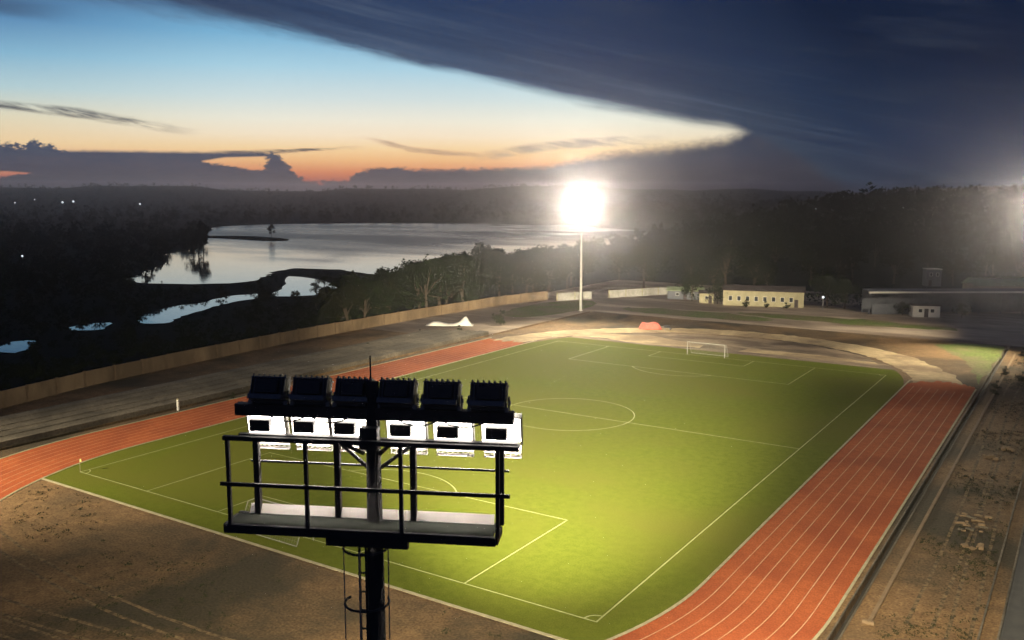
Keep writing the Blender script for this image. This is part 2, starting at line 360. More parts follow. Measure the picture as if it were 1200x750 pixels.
# running track with ragged unfinished ends
g = MB(); NL = 40
inn = arc(C1, RI + .08, 0, -PI, 96); outr = arc(C1, RO, 0, -PI, 96)
for i in range(96): g.face([(*inn[i], .008), (*inn[i + 1], .008), (*outr[i + 1], .008), (*outr[i], .008)][::-1])
for sgn in (1, -1):
    top = []; rr = random.Random(3 + sgn)
    for k in range(NL + 1):
        x = RI + .08 + (RO - RI - .08) * k / NL
        y = (100.2 + 3.6 * math.sin(k / NL * PI) ** .7 + rr.uniform(-.9, .9) + (k / NL) * 1.2) if sgn > 0 else 99.0 + rr.uniform(-1.4, 1.4)
        top.append((sgn * x, y))
    g.face([(*p, .008) for p in ([(sgn * (RI + .08), C1), (sgn * RO, C1)] + top[::-1])][::sgn])
tag(g.build('running_track', M_track), kind='structure')
g = MB()
for l in range(1, 8):
    r = RI + .08 + l * 1.21
    pts = [(r, 98.5 - .2 * l)] + [(r, y) for y in (80, 50, 30)] + arc(C1, r, 0, -PI, 96) + [(-r, 40), (-r, 70), (-r, 94)]
    ribbon(g, pts, .075, .014, .014)
tag(g.build('lane_markings', M_lane), kind='structure')
# pitch markings
PW, PL = 31.87, 105.0
g = MB(); z = .019; lw = .13
def ln(x0, y0, x1, y1): ribbon(g, [(x0, y0), (x1, y1)], lw, z, z)
def ln_h(x0, x1, y): ln(x0, y, x1, y)
ln_h(-PW - lw / 2, PW + lw / 2, 0); ln_h(-PW - lw / 2, PW + lw / 2, PL); ln(-PW, lw / 2, -PW, PL - lw / 2); ln(PW, lw / 2, PW, PL - lw / 2)
ln_h(-PW + lw / 2, PW - lw / 2, PL / 2)
ribbon(g, arc(PL / 2, 9.15, 0, 2 * PI, 64), lw * .9, z + .002, z + .002)
for s, y0 in ((1, 0), (-1, PL)):
    for hw, d in ((20.16, 16.5), (9.16, 5.5)):
        ln(-hw, y0 + s * lw / 2, -hw, y0 + s * (d - lw / 2)); ln(hw, y0 + s * lw / 2, hw, y0 + s * (d - lw / 2)); ln_h(-hw - lw / 2, hw + lw / 2, y0 + s * d)
    a = math.acos(5.5 / 9.15); ribbon(g, [(x, y0 + s * (11 + 9.15 * math.cos(t))) for x, t in [(9.15 * math.sin(t), t) for t in [-a + 2 * a * k / 24 for k in range(25)]]], lw, z + .002, z + .002)
    for cx, sx_ in ((-PW, 1), (PW, -1)):
        ribbon(g, [(cx + sx_ * math.sin(t) * 1.0, y0 + s * math.cos(t) * 1.0) for t in [PI / 2 * k / 8 for k in range(9)]], .12, z + .002, z + .002)
tag(g.build('pitch_markings', M_line), kind='structure')
# unpaved far bend: sand where the track will go, brown earth inside and outside
def ragged(pts, amp, seed):
    rr = random.Random(seed); return [(x + rr.uniform(-amp, amp), y + rr.uniform(-amp, amp)) for x, y in pts]
g = MB()
def sheet(inner, outer, z):
    for i in range(len(inner) - 1): g.face([(*inner[i], z), (*outer[i], z), (*outer[i + 1], z), (*inner[i + 1], z)])
n = 90
sheet(ragged(arc(C2, 37.2, .10, PI - .03, n), .35, 1), ragged(arc(C2, 44.5, .13, PI - .05, n), .6, 2), .005)
tag(g.build('sand_bend', M_sand), kind='structure')
g = MB()
strip = ragged([(4 + k * 1.5, 117.2 - .02 * k + 1.2 * math.sin(k * .25)) for k in range(17)], .3, 5); low = ragged([(3 + k * 1.6, 113.4 + .06 * k) for k in range(17)], .4, 6)
sheet(low, strip, .009)
low = ragged([(-33 + k * 1.9, 112.4 + 1.0 * math.sin(k * .5)) for k in range(16)], .4, 15); strip = ragged([(-32 + k * 1.8, 116 + 5 * math.sin(k / 15 * PI)) for k in range(16)], .5, 16)
sheet(low, strip, .009)
tag(g.build('pale_sand_strip', M_sand), kind='structure')
g = MB(); g.face([(x, y, .004) for x, y in ragged(arc(C2, 36.4, .42, PI - .42, 60), .4, 8)]); tag(g.build('brown_earth', M_brown), kind='structure')
g = MB()
for k, (cx, cy, rx, ry) in enumerate(((-60, 150, 8, 20), (10, 168, 26, 5), (-25, 160, 20, 6))):
    g.face([(x, y, .005) for x, y in ragged([(cx + rx * math.cos(t), cy + ry * math.sin(t)) for t in [2 * PI * j / 36 for j in range(36)]], rx * .06, k)])
g.face([(x, y, .0065) for x, y in smooth_poly([(45.9, 106), (46.2, 126), (46.2, 147), (41, 149), (34.5, 143), (38.5, 134), (41.5, 127), (43, 120), (44.6, 113)], 5, .5, 9)])
tag(g.build('weedy_grass', M_weed), kind='structure')
# access road right of the stadium
g = MB(); g.prism([(56.4, -150), (63, -150), (63, 140), (56.4, 140)], .004, .02); tag(g.build('road', M_road), kind='structure')
g = MB()
for x in (55.1, 56.25): g.prism([(x, -60), (x + .14, -60), (x + .14, 120), (x, 120)], 0, .13)
tag(g.build('road_kerb', M_conc), kind='structure')
g = MB(); g.prism([(48.2, 10.6), (48.5, 10.6), (48.75, 140), (48.45, 140)], 0, .16); g.prism([(47.9, 10.3), (48.7, 10.3), (48.7, 10.58), (47.9, 10.58)], 0, .22)
tag(g.build('low_concrete_kerb', M_pil), 'low concrete edging running beside the open drain right of the track', 'kerb', kind='structure')
g = MB()
for x0, x1, y0, y1 in ((47.05, 47.17, -60, 148), (46.38, 46.497, -60, 148)): g.prism([(x0 + .003, y0), (x1, y0), (x1, y1), (x0 + .003, y1)], 0, .1)
tag(g.build('drain_kerb', M_conc), kind='structure')

g = MB(); rr = random.Random(41)
for x0, y0, y1, ph in ((50.3, 12, 120, 0), (51.9, 12, 120, 0), (53.0, 0, 95, 2), (54.4, 0, 95, 2)):
    pts = [(x0 + .5 * math.sin(y * .05 + ph) + rr.uniform(-.05, .05), y) for y in range(y0, y1, 3)]
    ribbon(g, pts, .28, .006, .006)
for k in range(3):
    for off in (0, 1.6):
        pts = [(-42 + t * 2.6, -9 - k * 7 - off - 5 * math.sin(t * .11 + k) - .16 * t + rr.uniform(-.08, .08)) for t in range(30)]
        pts = [p for p in pts if math.hypot(p[0], p[1] - 10.3) < 35.3]
        ribbon(g, pts, .3, .006, .006)
tag(g.build('tyre_ruts', mat('rutted_earth', (.06, .042, .022), (.16, .105, .05), 1.6, .95, .8, 3, lo=.42, hi=.58, speck=4, sa=.4)), kind='structure')

# ------------------------------------------------------------------ water
def water(name, rough, sc, strength, dist):
    m = bpy.data.materials.new(name); m.use_nodes = True; nt2 = m.node_tree; p = nt2.nodes['Principled BSDF']; p.inputs['Base Color'].default_value = (.03, .034, .038, 1); p.inputs['IOR'].default_value = 1.33; p.inputs['Roughness'].default_value = rough; p.inputs['Specular IOR Level'].default_value = .5
    t2 = nt2.nodes.new('ShaderNodeTexCoord'); mp = nt2.nodes.new('ShaderNodeMapping'); mp.inputs['Rotation'].default_value = (0, 0, R(33)); mp.inputs['Scale'].default_value = (.35, 1, 1)
    n2 = nt2.nodes.new('ShaderNodeTexNoise'); n2.inputs['Scale'].default_value = sc; n2.inputs['Detail'].default_value = 5
    b2 = nt2.nodes.new('ShaderNodeBump'); b2.inputs['Strength'].default_value = strength; b2.inputs['Distance'].default_value = dist
    L2 = nt2.links.new; L2(t2.outputs['Object'], mp.inputs[0]); L2(mp.outputs[0], n2.inputs['Vector']); L2(n2.outputs[0], b2.inputs['Height']); L2(b2.outputs[0], p.inputs['Normal'])
    n3 = nt2.nodes.new('ShaderNodeTexNoise'); n3.inputs['Scale'].default_value = .012; n3.inputs['Detail'].default_value = 4; L2(mp.outputs[0], n3.inputs['Vector'])
    mr = nt2.nodes.new('ShaderNodeMapRange'); mr.inputs[1].default_value = .4; mr.inputs[2].default_value = .6; mr.inputs[3].default_value = rough * .7; mr.inputs[4].default_value = rough * 1.15; L2(n3.outputs[0], mr.inputs[0]); L2(mr.outputs[0], p.inputs['Roughness'])
    return m
M_water = water('still_water', .06, .35, .05, .3); M_ripple = water('lake_surface', .24, .5, .5, .5)
def calm_shore(m):
    t = m.node_tree; N = t.nodes; L = t.links.new
    def mm(op, a, b):
        n = N.new('ShaderNodeMath'); n.operation = op
        for i, x in enumerate((a, b)):
            if isinstance(x, (int, float)): n.inputs[i].default_value = x
            else: L(x, n.inputs[i])
        return n.outputs[0]
    tc = N.new('ShaderNodeTexCoord'); sp = N.new('ShaderNodeSeparateXYZ'); L(tc.outputs['Object'], sp.inputs[0]); x, y = sp.outputs[0], sp.outputs[1]
    s1 = mm('MULTIPLY', mm('ADD', x, 228), -1); s2 = mm('SUBTRACT', mm('ADD', y, mm('MULTIPLY', mm('ADD', x, 380), .37)), 287)
    nz = N.new('ShaderNodeTexNoise'); nz.inputs['Scale'].default_value = .02; nz.inputs['Detail'].default_value = 5; mp = N.new('ShaderNodeMapping'); mp.inputs['Rotation'].default_value = (0, 0, R(33)); mp.inputs['Scale'].default_value = (.4, 1.4, 1); L(tc.outputs['Object'], mp.inputs[0]); L(mp.outputs[0], nz.inputs['Vector'])
    d = mm('ADD', mm('SMOOTH_MIN', s1, s2), mm('MULTIPLY', mm('SUBTRACT', nz.outputs[0], .5), 130))
    mr = N.new('ShaderNodeMapRange'); mr.interpolation_type = 'SMOOTHSTEP'; mr.inputs[1].default_value = -25; mr.inputs[2].default_value = 75; L(d, mr.inputs[0]); f = mr.outputs[0]
    p = N['Principled BSDF']; old = p.inputs['Roughness'].links[0].from_socket
    L(mm('ADD', mm('MULTIPLY', old, f), .05), p.inputs['Roughness'])
    b = [n for n in N if n.type == 'BUMP'][0]; L(mm('ADD', mm('MULTIPLY', f, .45), .04), b.inputs['Strength'])
calm_shore(M_ripple)
WZ = -2.9
lake = [(-241, 148), (-279, 184), (-313, 218), (-345, 240), (-373, 267), (-377, 281), (-404, 310), (-433, 338), (-460, 352), (-560, 440), (-625, 496), (-645, 540), (-639, 600), (-560, 680), (-415, 744), (-330, 700), (-250, 640), (-190, 520), (-180, 437), (-186, 400), (-182, 361), (-180, 335), (-186, 310), (-188, 275), (-184, 240), (-187, 222), (-212, 230), (-233, 223), (-226, 205), (-216, 191), (-205, 166)]
ponds = [[(-149, 87), (-165, 109), (-166, 120), (-173, 137), (-170, 147), (-162, 140), (-159, 127), (-155, 117), (-150, 107), (-144, 97), (-139, 88)],
         [(-163, 146), (-180, 168), (-208, 196), (-190, 194), (-172, 184), (-156, 168), (-153, 154)],
         [(-150, 69), (-154, 76), (-150, 81), (-142, 73)], [(-133, 43), (-142, 52), (-139, 55), (-128, 46)]]
g = MB(); g.face([(x, y, WZ) for x, y in smooth_poly(lake, 5, 1.6, 1)]); tag(g.build('lake_water', M_ripple), kind='structure')
for k, pd in enumerate(ponds):
    g = MB(); g.face([(x, y, WZ) for x, y in smooth_poly(pd, 4, .7, k)]); tag(g.build('pond_water', M_water), kind='structure')
def inside(P, x, y):
    c = False; j = len(P) - 1
    for i in range(len(P)):
        if (P[i][1] > y) != (P[j][1] > y) and x < (P[j][0] - P[i][0]) * (y - P[i][1]) / (P[j][1] - P[i][1]) + P[i][0]: c = not c
        j = i
    return c
g = MB(); sp = smooth_poly([(-500, 375), (-490, 395), (-470, 402), (-447, 399), (-420, 392), (-404, 380), (-416, 368), (-440, 372), (-462, 374)], 3, 1.5, 4)
g.prism(sp, -3.4, -2.5); tag(g.build('mud_spit', M_land), kind='structure')

# ------------------------------------------------------------------ trees
def leaf(mb, c, s, rr):
    n = Vector((rr.gauss(0, 1), rr.gauss(0, 1), rr.gauss(0, 1) + .5)).normalized()
    u = n.orthogonal().normalized(); u = Matrix.Rotation(rr.uniform(0, 6.28), 3, n) @ u; v = n.cross(u); a = s * rr.uniform(.6, 1.25); b = a * rr.uniform(.5, .9)
    c = Vector(c); mb.face([c - u * a, c - v * b * .8, c + u * a, c + v * b * .8])
def crown_pts(rr, hw, h0, h1, nb):
    bl = []
    for _ in range(nb):
        t = rr.random(); a = rr.uniform(0, 2 * PI); rad = hw * math.sqrt(rr.random()) * math.sin(PI * (.18 + .74 * t)) ** .8
        bl.append((Vector((rad * math.cos(a), rad * math.sin(a), h0 + (h1 - h0) * t)), rr.uniform(.28, .5) * hw))
    return bl
def make_tree(seed, leaves=750, hw=.42, h0=.3, nb=16, ls=.045):
    """unit-height tree: returns trunk mesh, crown mesh"""
    rr = random.Random(seed); t = MB(); lean = (rr.uniform(-.04, .04), rr.uniform(-.04, .04))
    bl = crown_pts(rr, hw, h0, .93, nb)
    t.tube([(0, 0, -.03), (lean[0] * .3, lean[1] * .3, .22), (lean[0], lean[1], .55)], .028, 7, 0, .012)
    for c, r in bl[:7]:
        t.tube([(lean[0] * .6, lean[1] * .6, rr.uniform(.2, .38)), (c.x * .5, c.y * .5, c.z * .75 + .05), tuple(c)], .011, 5, 0, .004)
    m = MB()
    for c, r in bl:
        for _ in range(leaves // nb):
            d = Vector((rr.gauss(0, 1), rr.gauss(0, 1), rr.gauss(0, .75))).normalized() * r * rr.random() ** .45
            leaf(m, c + d, ls, rr)
    return t.mesh('trunk', [M_bark]), m.mesh('crown', [M_leaf[seed % 3]])
KINDS = [make_tree(s, *a) for s, a in enumerate(((750, .40, .28, 16), (760, .46, .26, 18), (700, .34, .25, 14), (650, .30, .42, 12), (800, .52, .22, 20)))]
SHRUB = make_tree(8, 420, .55, .12, 9, .08)
def tree(x, y, h, kind, label, group=None, z=None, name='tree', wide=1.0):
    o = empty(name, (x, y, terrain(x, y) if z is None else z), random.uniform(0, 6.28)); k = KINDS[kind] if kind >= 0 else SHRUB
    o.scale = (h * wide, h * wide, h)
    link('trunk', k[0], o); link('crown', k[1], o)
    return tag(o, label, 'shrub' if name == 'shrub' else 'tree', group)
bank_trees = [(-149.0, 248.6, 9.1), (-114.6, 269.1, 9.8), (-167.6, 282.1, 9.6), (-92.1, 143.0, 14.5), (-113.6, 135.3, 6.6), (-109.1, 258.6, 10.0), (-126.5, 130.1, 8.1), (-138.7, 177.7, 6.9), (-148.8, 278.3, 8.7), (-142.3, 188.3, 6.3), (-113.2, 147.5, 12.1), (-94.9, 138.0, 13.7), (-92.5, 203.2, 14.8), (-176.1, 257.6, 6.4), (-164.4, 298.2, 4.4), (-160.8, 236.3, 6.8), (-128.4, 162.0, 9.6), (-115.6, 200.9, 15.5), (-135.9, 266.5, 7.3), (-147.1, 255.0, 8.6), (-166.9, 243.8, 4.6), (-87.4, 147.8, 15.4), (-129.2, 200.0, 12.5), (-150.1, 303.5, 7.5), (-138.9, 248.9, 7.2), (-101.7, 187.5, 12.9), (-119.8, 237.5, 9.3), (-127.8, 230.7, 11.5), (-125.0, 137.0, 9.4), (-111.9, 168.2, 11.6), (-101.1, 145.7, 13.7), (-100.0, 164.9, 14.4), (-121.7, 286.7, 13.6), (-138.7, 318.2, 10.4), (-126.4, 172.5, 11.0), (-132.1, 307.0, 11.5), (-106.5, 153.9, 9.8), (-96.3, 151.8, 14.8), (-120.2, 277.5, 13.2), (-90.5, 115.8, 10.6), (-160.4, 199.2, 4.6), (-128.1, 222.7, 12.0), (-119.0, 188.2, 13.4), (-116.9, 226.3, 12.5), (-93.2, 195.0, 13.8), (-120.6, 253.2, 11.4), (-151.2, 165.4, 4.7), (-162.5, 259.6, 8.1), (-174.9, 292.0, 6.7), (-120.8, 132.8, 6.8), (-137.0, 146.0, 8.0), (-138.9, 220.1, 10.8), (-127.2, 152.6, 5.4), (-86.8, 106.6, 10.3), (-155.1, 267.3, 8.3), (-115.5, 243.2, 9.6), (-128.8, 213.3, 9.9), (-89.9, 211.7, 13.7), (-119.5, 163.9, 8.7), (-113.4, 127.1, 10.7), (-111.8, 175.0, 13.1), (-182.6, 277.5, 4.4), (-103.3, 173.6, 13.3), (-160.3, 290.3, 6.8), (-179.0, 251.7, 4.7), (-143.0, 274.7, 8.7), (-144.0, 203.1, 8.9), (-144.6, 152.5, 6.6), (-111.7, 219.7, 9.2), (-136.7, 162.7, 5.8), (-163.4, 171.0, 4.5), (-101.4, 195.0, 10.5), (-123.3, 177.9, 9.0), (-91.6, 225.0, 12.3), (-117.5, 194.5, 9.6), (-139.0, 285.6, 8.0), (-96.2, 210.6, 15.2), (-86.7, 101.0, 12.6), (-158.7, 277.1, 5.5), (-133.5, 152.7, 7.3), (-158.2, 230.4, 7.2), (-132.3, 239.1, 9.4), (-143.4, 234.2, 9.7), (-134.4, 140.7, 7.0), (-131.1, 252.4, 10.2), (-126.1, 242.9, 6.5), (-181.9, 270.5, 6.3), (-145.7, 141.0, 7.0), (-117.3, 215.4, 10.2), (-106.0, 138.2, 11.5), (-120.1, 262.7, 11.9), (-137.0, 193.8, 6.1), (-154.2, 273.6, 6.9), (-136.1, 274.4, 7.4), (-110.1, 203.5, 9.2), (-110.7, 225.9, 12.6), (-177.5, 238.2, 4.0), (-174.2, 278.0, 5.2), (-132.2, 282.8, 6.5), (-170.2, 209.3, 4.2), (-145.9, 163.6, 6.4), (-153.9, 307.7, 6.1), (-88.3, 182.5, 13.3), (-134.0, 180.6, 8.7), (-157.2, 257.8, 11.6), (-112.6, 157.1, 12.9), (-135.2, 170.9, 7.1), (-154.4, 236.3, 5.3), (-168.6, 260.5, 7.8), (-155.3, 210.0, 7.4), (-121.8, 229.0, 10.1), (-153.5, 157.1, 4.1), (-160.6, 270.2, 11.6), (-106.1, 211.8, 9.9), (-93.1, 108.3, 12.5), (-144.3, 176.8, 5.6), (-97.6, 227.8, 13.5), (-92.6, 122.1, 11.4), (-150.6, 291.7, 6.7), (-89.2, 133.9, 14.8), (-102.9, 217.5, 14.1), (-148.7, 212.4, 4.8), (-138.0, 226.2, 10.3), (-143.4, 302.3, 9.6), (-120.4, 172.0, 7.8), (-124.0, 219.0, 9.7), (-116.9, 180.9, 13.2), (-111.0, 236.4, 10.9), (-150.4, 317.7, 9.1), (-157.4, 217.8, 5.3)]
for i, (x, y, h) in enumerate(bank_trees):
    if -150 < x < -108 and 105 < y < 158 and h > 5: h = min(h, 3.6 + (i % 3) * .5)
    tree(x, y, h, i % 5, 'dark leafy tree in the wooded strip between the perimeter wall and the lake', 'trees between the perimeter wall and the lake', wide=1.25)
tree(-359, 275, 17, 3, 'tall slim tree on the left lake shore casting a dark reflection', wide=.7)
tree(-352, 266, 13.5, 2, 'shorter tree just left of the tall slim shore tree', wide=.9)
tree(-330, 246, 9, 1, 'low round tree at the tip of the left shore')
tree(-421, 381, 10.5, 3, 'lone leaning tree on the tip of the mud spit in the lake', z=-2.5, wide=.8)
rt = random.Random(77)
lab = 'dark tree in the woodland behind the far buildings'
cnt = 0
while cnt < 75:
    x = rt.uniform(-95, 110); y = rt.uniform(208, 320)
    if y < 232 and (x > 5 or -34 < x < 0): continue
    if 8 < x < 56 and y < 262: continue
    tree(x, y, rt.uniform(8, 14), rt.randrange(5), lab, 'trees behind the far buildings', z=0 if y < 230 else None, wide=1.15); cnt += 1
for x, y, h, l in ((-35, 186, 7.5, 'round tree between the small yellow hut and the green sheds'), (-26.4, 183, 5.6, 'small dark tree squeezed between the yellow hut and the cream building'),
                   (.5, 193, 9, 'broad dark tree right of the cream building behind the small white lamp'), (5.5, 191, 8, 'dark tree at the left end of the long pale roofed shed'), (33.5, 190, 3.6, 'dark bush at the right side of the small white hut'), (20.5, 187, 3.4, 'dark bush at the left side of the small white hut')):
    tree(x, y, h, 4 if h > 4 else 1, l, z=0, wide=1.1)
for x, y, h, l in ((-17.5, 180.6, 2.2, 'largest shrub below the windows of the cream building'), (-12.6, 182.2, 1.7, 'small shrub below the middle windows of the cream building'), (-7.6, 183.6, 1.6, 'small shrub below the right windows of the cream building')):
    tree(x, y, h, -1, l, z=0, name='shrub')
rs = random.Random(4)
for k in range(9):
    tree(49.2 + rs.uniform(-1.4, 2.6), 100 + k * 5.2 + rs.uniform(-2, 2), rs.uniform(.8, 1.9), -1, 'scrubby bush along the far end of the right drain', 'bushes along the right drain', z=0, name='shrub')
tree(-55.0, 118.0, 3.2, -1, 'yellowish green bush on the left terrace near the far bend', z=0, name='shrub')
for x, y, h in ((-46.2, 33, .9), (-52, 41, .8), (-58, 76, 1.2), (-56.5, 104, 1.3), (-61, 96, 1.1)):
    tree(x, y, h, -1, 'small weed tuft at the edge of the left terraces', 'weed tufts on the left terraces', z=0, name='shrub')

# weeds and tufts scattered over the bare ground
g = MB(); rr = random.Random(31); nn = 0
while nn < 3000:
    if rr.random() < .68: x = rr.uniform(-44, 44); y = rr.uniform(-60, -4.5)
    else: x = rr.uniform(48.9, 55); y = rr.uniform(0, 140)
    if y < 0 and math.hypot(x, y - 10.3) > 35.5 and math.hypot(x, y - 10.3) < 47: continue
    if math.sin(x * .23 + 1) + math.sin(y * .31 + x * .1) + rr.gauss(0, .5) < .35: continue
    nn += 1; sz = rr.uniform(.05, .17)
    for _ in range(9): leaf(g, (x + rr.gauss(0, sz), y + rr.gauss(0, sz), abs(rr.gauss(0, sz * .5)) + .02), sz * .6, rr)
tag(g.build('weeds', M_leaf[2]), 'low weeds scattered over the bare brown ground', 'weeds', kind='stuff')

# far woods and scrub that read as one mass
def wood(name, pts, faces, ls, m):
    g = MB(); rr = random.Random(5)
    for x, y, z, h in pts:
        bl = crown_pts(rr, h * .48, h * .15, h * .9, 5)
        for c, r in bl:
            for _ in range(faces // 5):
                d = Vector((rr.gauss(0, 1), rr.gauss(0, 1), rr.gauss(0, .8))).normalized() * r * 1.1 * rr.random() ** .4
                leaf(g, Vector((x, y, z)) + c + d, h * ls, rr)
    o = g.build(name, m); tag(o, kind='stuff'); return o
rr = random.Random(9); pts = []
while len(pts) < 2600:          # hillside behind the far end
    r = 330 + 1700 * rr.random() ** 1.6; az = rr.uniform(-29, 12)
    x = 60 + r * math.sin(R(az)); y = -54 + r * math.cos(R(az))
    if y < 325 or inside(lake, x, y) or x < -165 and y < 760: continue
    pts.append((x, y, terrain(x, y), rr.uniform(8, 14) * (1 + r / 3500)))
while len(pts) < 4200:          # opposite shore and the plain to the hills
    r = 600 + 2300 * rr.random() ** 1.3; az = rr.uniform(-70, -26)
    x = 60 + r * math.sin(R(az)); y = -54 + r * math.cos(R(az))
    if any(inside(lake, x + a, y + b) for a, b in ((0, 0), (14, -18), (8, -8))): continue
    pts.append((x, y, terrain(x, y), rr.uniform(7, 13)))
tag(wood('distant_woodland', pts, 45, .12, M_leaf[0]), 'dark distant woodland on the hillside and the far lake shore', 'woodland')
pts = []; allw = [lake] + ponds
while len(pts) < 2300:
    r = 130 + 620 * rr.random() ** 1.2; az = rr.uniform(-75, -38)
    x = 60 + r * math.sin(R(az)); y = -54 + r * math.cos(R(az))
    if x > -84: continue
    dx, dy = -(x - 60) / r, -(y + 54) / r
    h = rr.uniform(1.5, 4.2) * (1.0 if r < 330 else 1.7); clr = 4 + h * r / 34
    if any(inside(Pg, x - dx * t, y - dy * t) for Pg in allw for t in (-5, 0, clr * .35, clr * .7, clr)): 
        if rr.random() > .03: continue
        h = 1.2
        if any(inside(Pg, x, y) for Pg in allw): continue
    pts.append((x, y, terrain(x, y) - .2, h))
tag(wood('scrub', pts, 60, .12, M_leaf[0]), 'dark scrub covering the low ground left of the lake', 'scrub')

# ------------------------------------------------------------------ floodlight masts
def make_mast():
    o = empty('floodlight_mast', (0, 0, 0))
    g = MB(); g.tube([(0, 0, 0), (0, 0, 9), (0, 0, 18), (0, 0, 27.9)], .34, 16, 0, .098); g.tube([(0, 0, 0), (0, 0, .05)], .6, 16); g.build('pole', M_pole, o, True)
    g = MB(); g.tube([(-.02, 0, 27.95), (-.02, 0, 28.28)], .012, 6); g.build('lightning_rod', M_black, o)
    # platform
    g = MB(); X0, X1, Y0, Y1, Z = -2.12, 1.86, -.45, .06, 25.77
    for y in (Y0, Y1): g.box(((X0 + X1) / 2, y, Z), (X1 - X0, .06, .13))
    for x in (X0, -1.45, -.62, .55, 1.3, X1): g.box((x, (Y0 + Y1) / 2, Z - .01), (.06, Y1 - Y0 - .064, .11))
    g.box((.0, -.40, Z - .13), (1.2, .09, .12)); g.box((.0, .30, Z - .13), (1.2, .09, .12))
    g.build('platform_frame', M_black, o)
    g = MB(); g.box(((X0 + X1) / 2, (Y0 + Y1) / 2, Z + .06), (X1 - X0 - .07, Y1 - Y0 - .07, .012))
    g.build('walkway_plate', M_mesh, o)
    g = MB(); g.box(((X0 + X1) / 2 + .05, Y1 - .01, Z + .13), (X1 - X0 - .28, .02, .15), 0, Matrix.Rotation(R(-32), 3, 'X')); g.build('toe_board', M_white, o)
    for k, (x, y, z1) in enumerate(((-2.02, Y0, 27.1), (-.86, Y0, 27.1), (.52, Y0, 27.1), (1.89, Y0, 27.1), (-1.8, Y1, 26.98), (-.56, Y1, 26.98), (.58, Y1, 26.98), (1.87, Y1, 26.98))):
        g = MB(); th = .052 if y < 0 else .085; g.box((x, y + (.0 if y < 0 else -.02), (Z + .066 + z1) / 2), (th, th, z1 - Z - .066)); g.build('post', M_black, o)
    g = MB(); g.box((.05, Y0, 27.12), (4.26, .065, .065)); g.build('top_rail', M_black, o)
    g = MB(); g.box((-.03, Y0 - .045, 26.45), (4.2, .03, .055)); g.build('mid_rail', M_black, o)
    g = MB(); g.box((.03, Y1 + .04, 26.62), (3.9, .022, .03)); g.build('rear_rail', M_house, o)
    # cross arms
    g = MB(); g.box((.0, .0, 27.44), (4.12, .16, .17)); g.build('upper_crossarm', M_black, o)
    g = MB(); g.box((.0, .14, 26.98), (4.2, .09, .1)); g.build('lower_crossarm', M_black, o)
    g = MB()
    for s in (-1, 1): g.tube([(s * .12, -.1, 26.86), (s * .36, -.40, 27.10)], .03, 6)
    for s in (-1, 1): g.tube([(s * .1, .02, 26.62), (s * .55, .12, 26.95)], .03, 6)
    g.build('brace', M_black, o)
    # upper floodlights: heavy dark housings leaning over the pitch
    T = Matrix.Rotation(R(-24), 3, 'X'); Rv = lambda v: T @ Vector(v)
    for x in (-1.57, -.93, -.29, .36, 1.01, 1.69):
        c = Vector((x, .10, 27.70)); f = MB()
        f.box(c, (.52, .16, .34), 0, T)
        for k in range(11): f.box(c + Rv((-.25 + k * .05, -.11, .03)), (.012, .07, .28), 0, T)
        f.box(c + Rv((0, -.02, .178)), (.54, .24, .014), 0, T)
        for s in (-1, 1):
            f.box(c + Vector((s * .29, -.03, -.08)), (.018, .1, .20))
            f.tube([c + Vector((s * .28, -.05, -.06)), c + Vector((s * .315, -.05, -.06))], .035, 8, 1)
        f.box(c + Vector((0, -.03, -.164)), (.6, .09, .018))
        for k in range(7): f.box(c + Rv((-.24 + k * .08, -.02, .205)), (.022, .2, .04), 0, T)
        f.box(c + Rv((0, -.16, -.13)), (.5, .16, .07), 0, T)
        for s in (-1, 1): f.box(c + Vector((s * .27, -.12, -.15)), (.05, .05, .07), 1)
        fo = f.build('floodlight', [M_house, M_galv], o)
        h = MB(); h.box(c + Rv((.02, -.20, .02)), (.32, .10, .19), 0, T); h.build('gear_box', M_black, fo)
        h = MB(); h.box(c + Rv((0, .086, 0)), (.46, .006, .29), 0, T); h.build('lamp_lens', M_lens, fo)
    # lower floodlights: lit reflector trays with a gear box hung in front
    T2 = Matrix.Rotation(R(14), 3, 'X'); R2 = lambda v: T2 @ Vector(v)
    for x in (-1.70, -1.02, -.40, .44, 1.14, 1.85):
        c = Vector((x, .26, 27.18)); f = MB()
        for s in (-1, 1): f.box(c + R2((s * .29, 0, 0)), (.014, .14, .45), 1, T2)
        f.box(c + R2((0, .02, .232)), (.59, .16, .014), 1, T2)
        f.box(c + R2((0, .08, 0)), (.56, .02, .44), 1, T2)
        for k in range(8): f.box(c + R2((-.27 + k * .077, .02, -.36)), (.01, .07, .2), 2, T2)
        for k in range(3): f.box(c + R2((0, .02, -.30 - k * .075)), (.56, .07, .01), 2, T2)
        for s in (-1, 1): f.box(c + Vector((s * .25, -.10, -.2)), (.05, .1, .05), 0)
        fo = f.build('floodlight', [M_black, M_galv, M_white], o)
        h = MB(); h.box(c + R2((0, .065, .0)), (.55, .008, .42), 0, T2); h.build('glowing_reflector', M_glow, fo)
        h = MB(); h.box(c + Vector((-.06, -.12, -.015)), (.31, .12, .175), 0); h.box(c + Vector((-.06, -.02, -.015)), (.05, .1, .05), 0); h.build('gear_box', M_black, fo)
        h = MB(); h.box(c + R2((0, .12, -.02)), (.5, .006, .38), 0, T2); h.box(c + R2((0, .0, -.246)), (.5, .1, .006), 1, T2); h.build('lamp_lens', [M_lens, M_down], fo)  # the bottom strip is an added glow aimed at the toe board
    # control box on the pole
    g = MB(); g.box((.0, -.19, 27.12), (.26, .14, .32)); g.build('junction_box', M_black, o)
    g = MB()
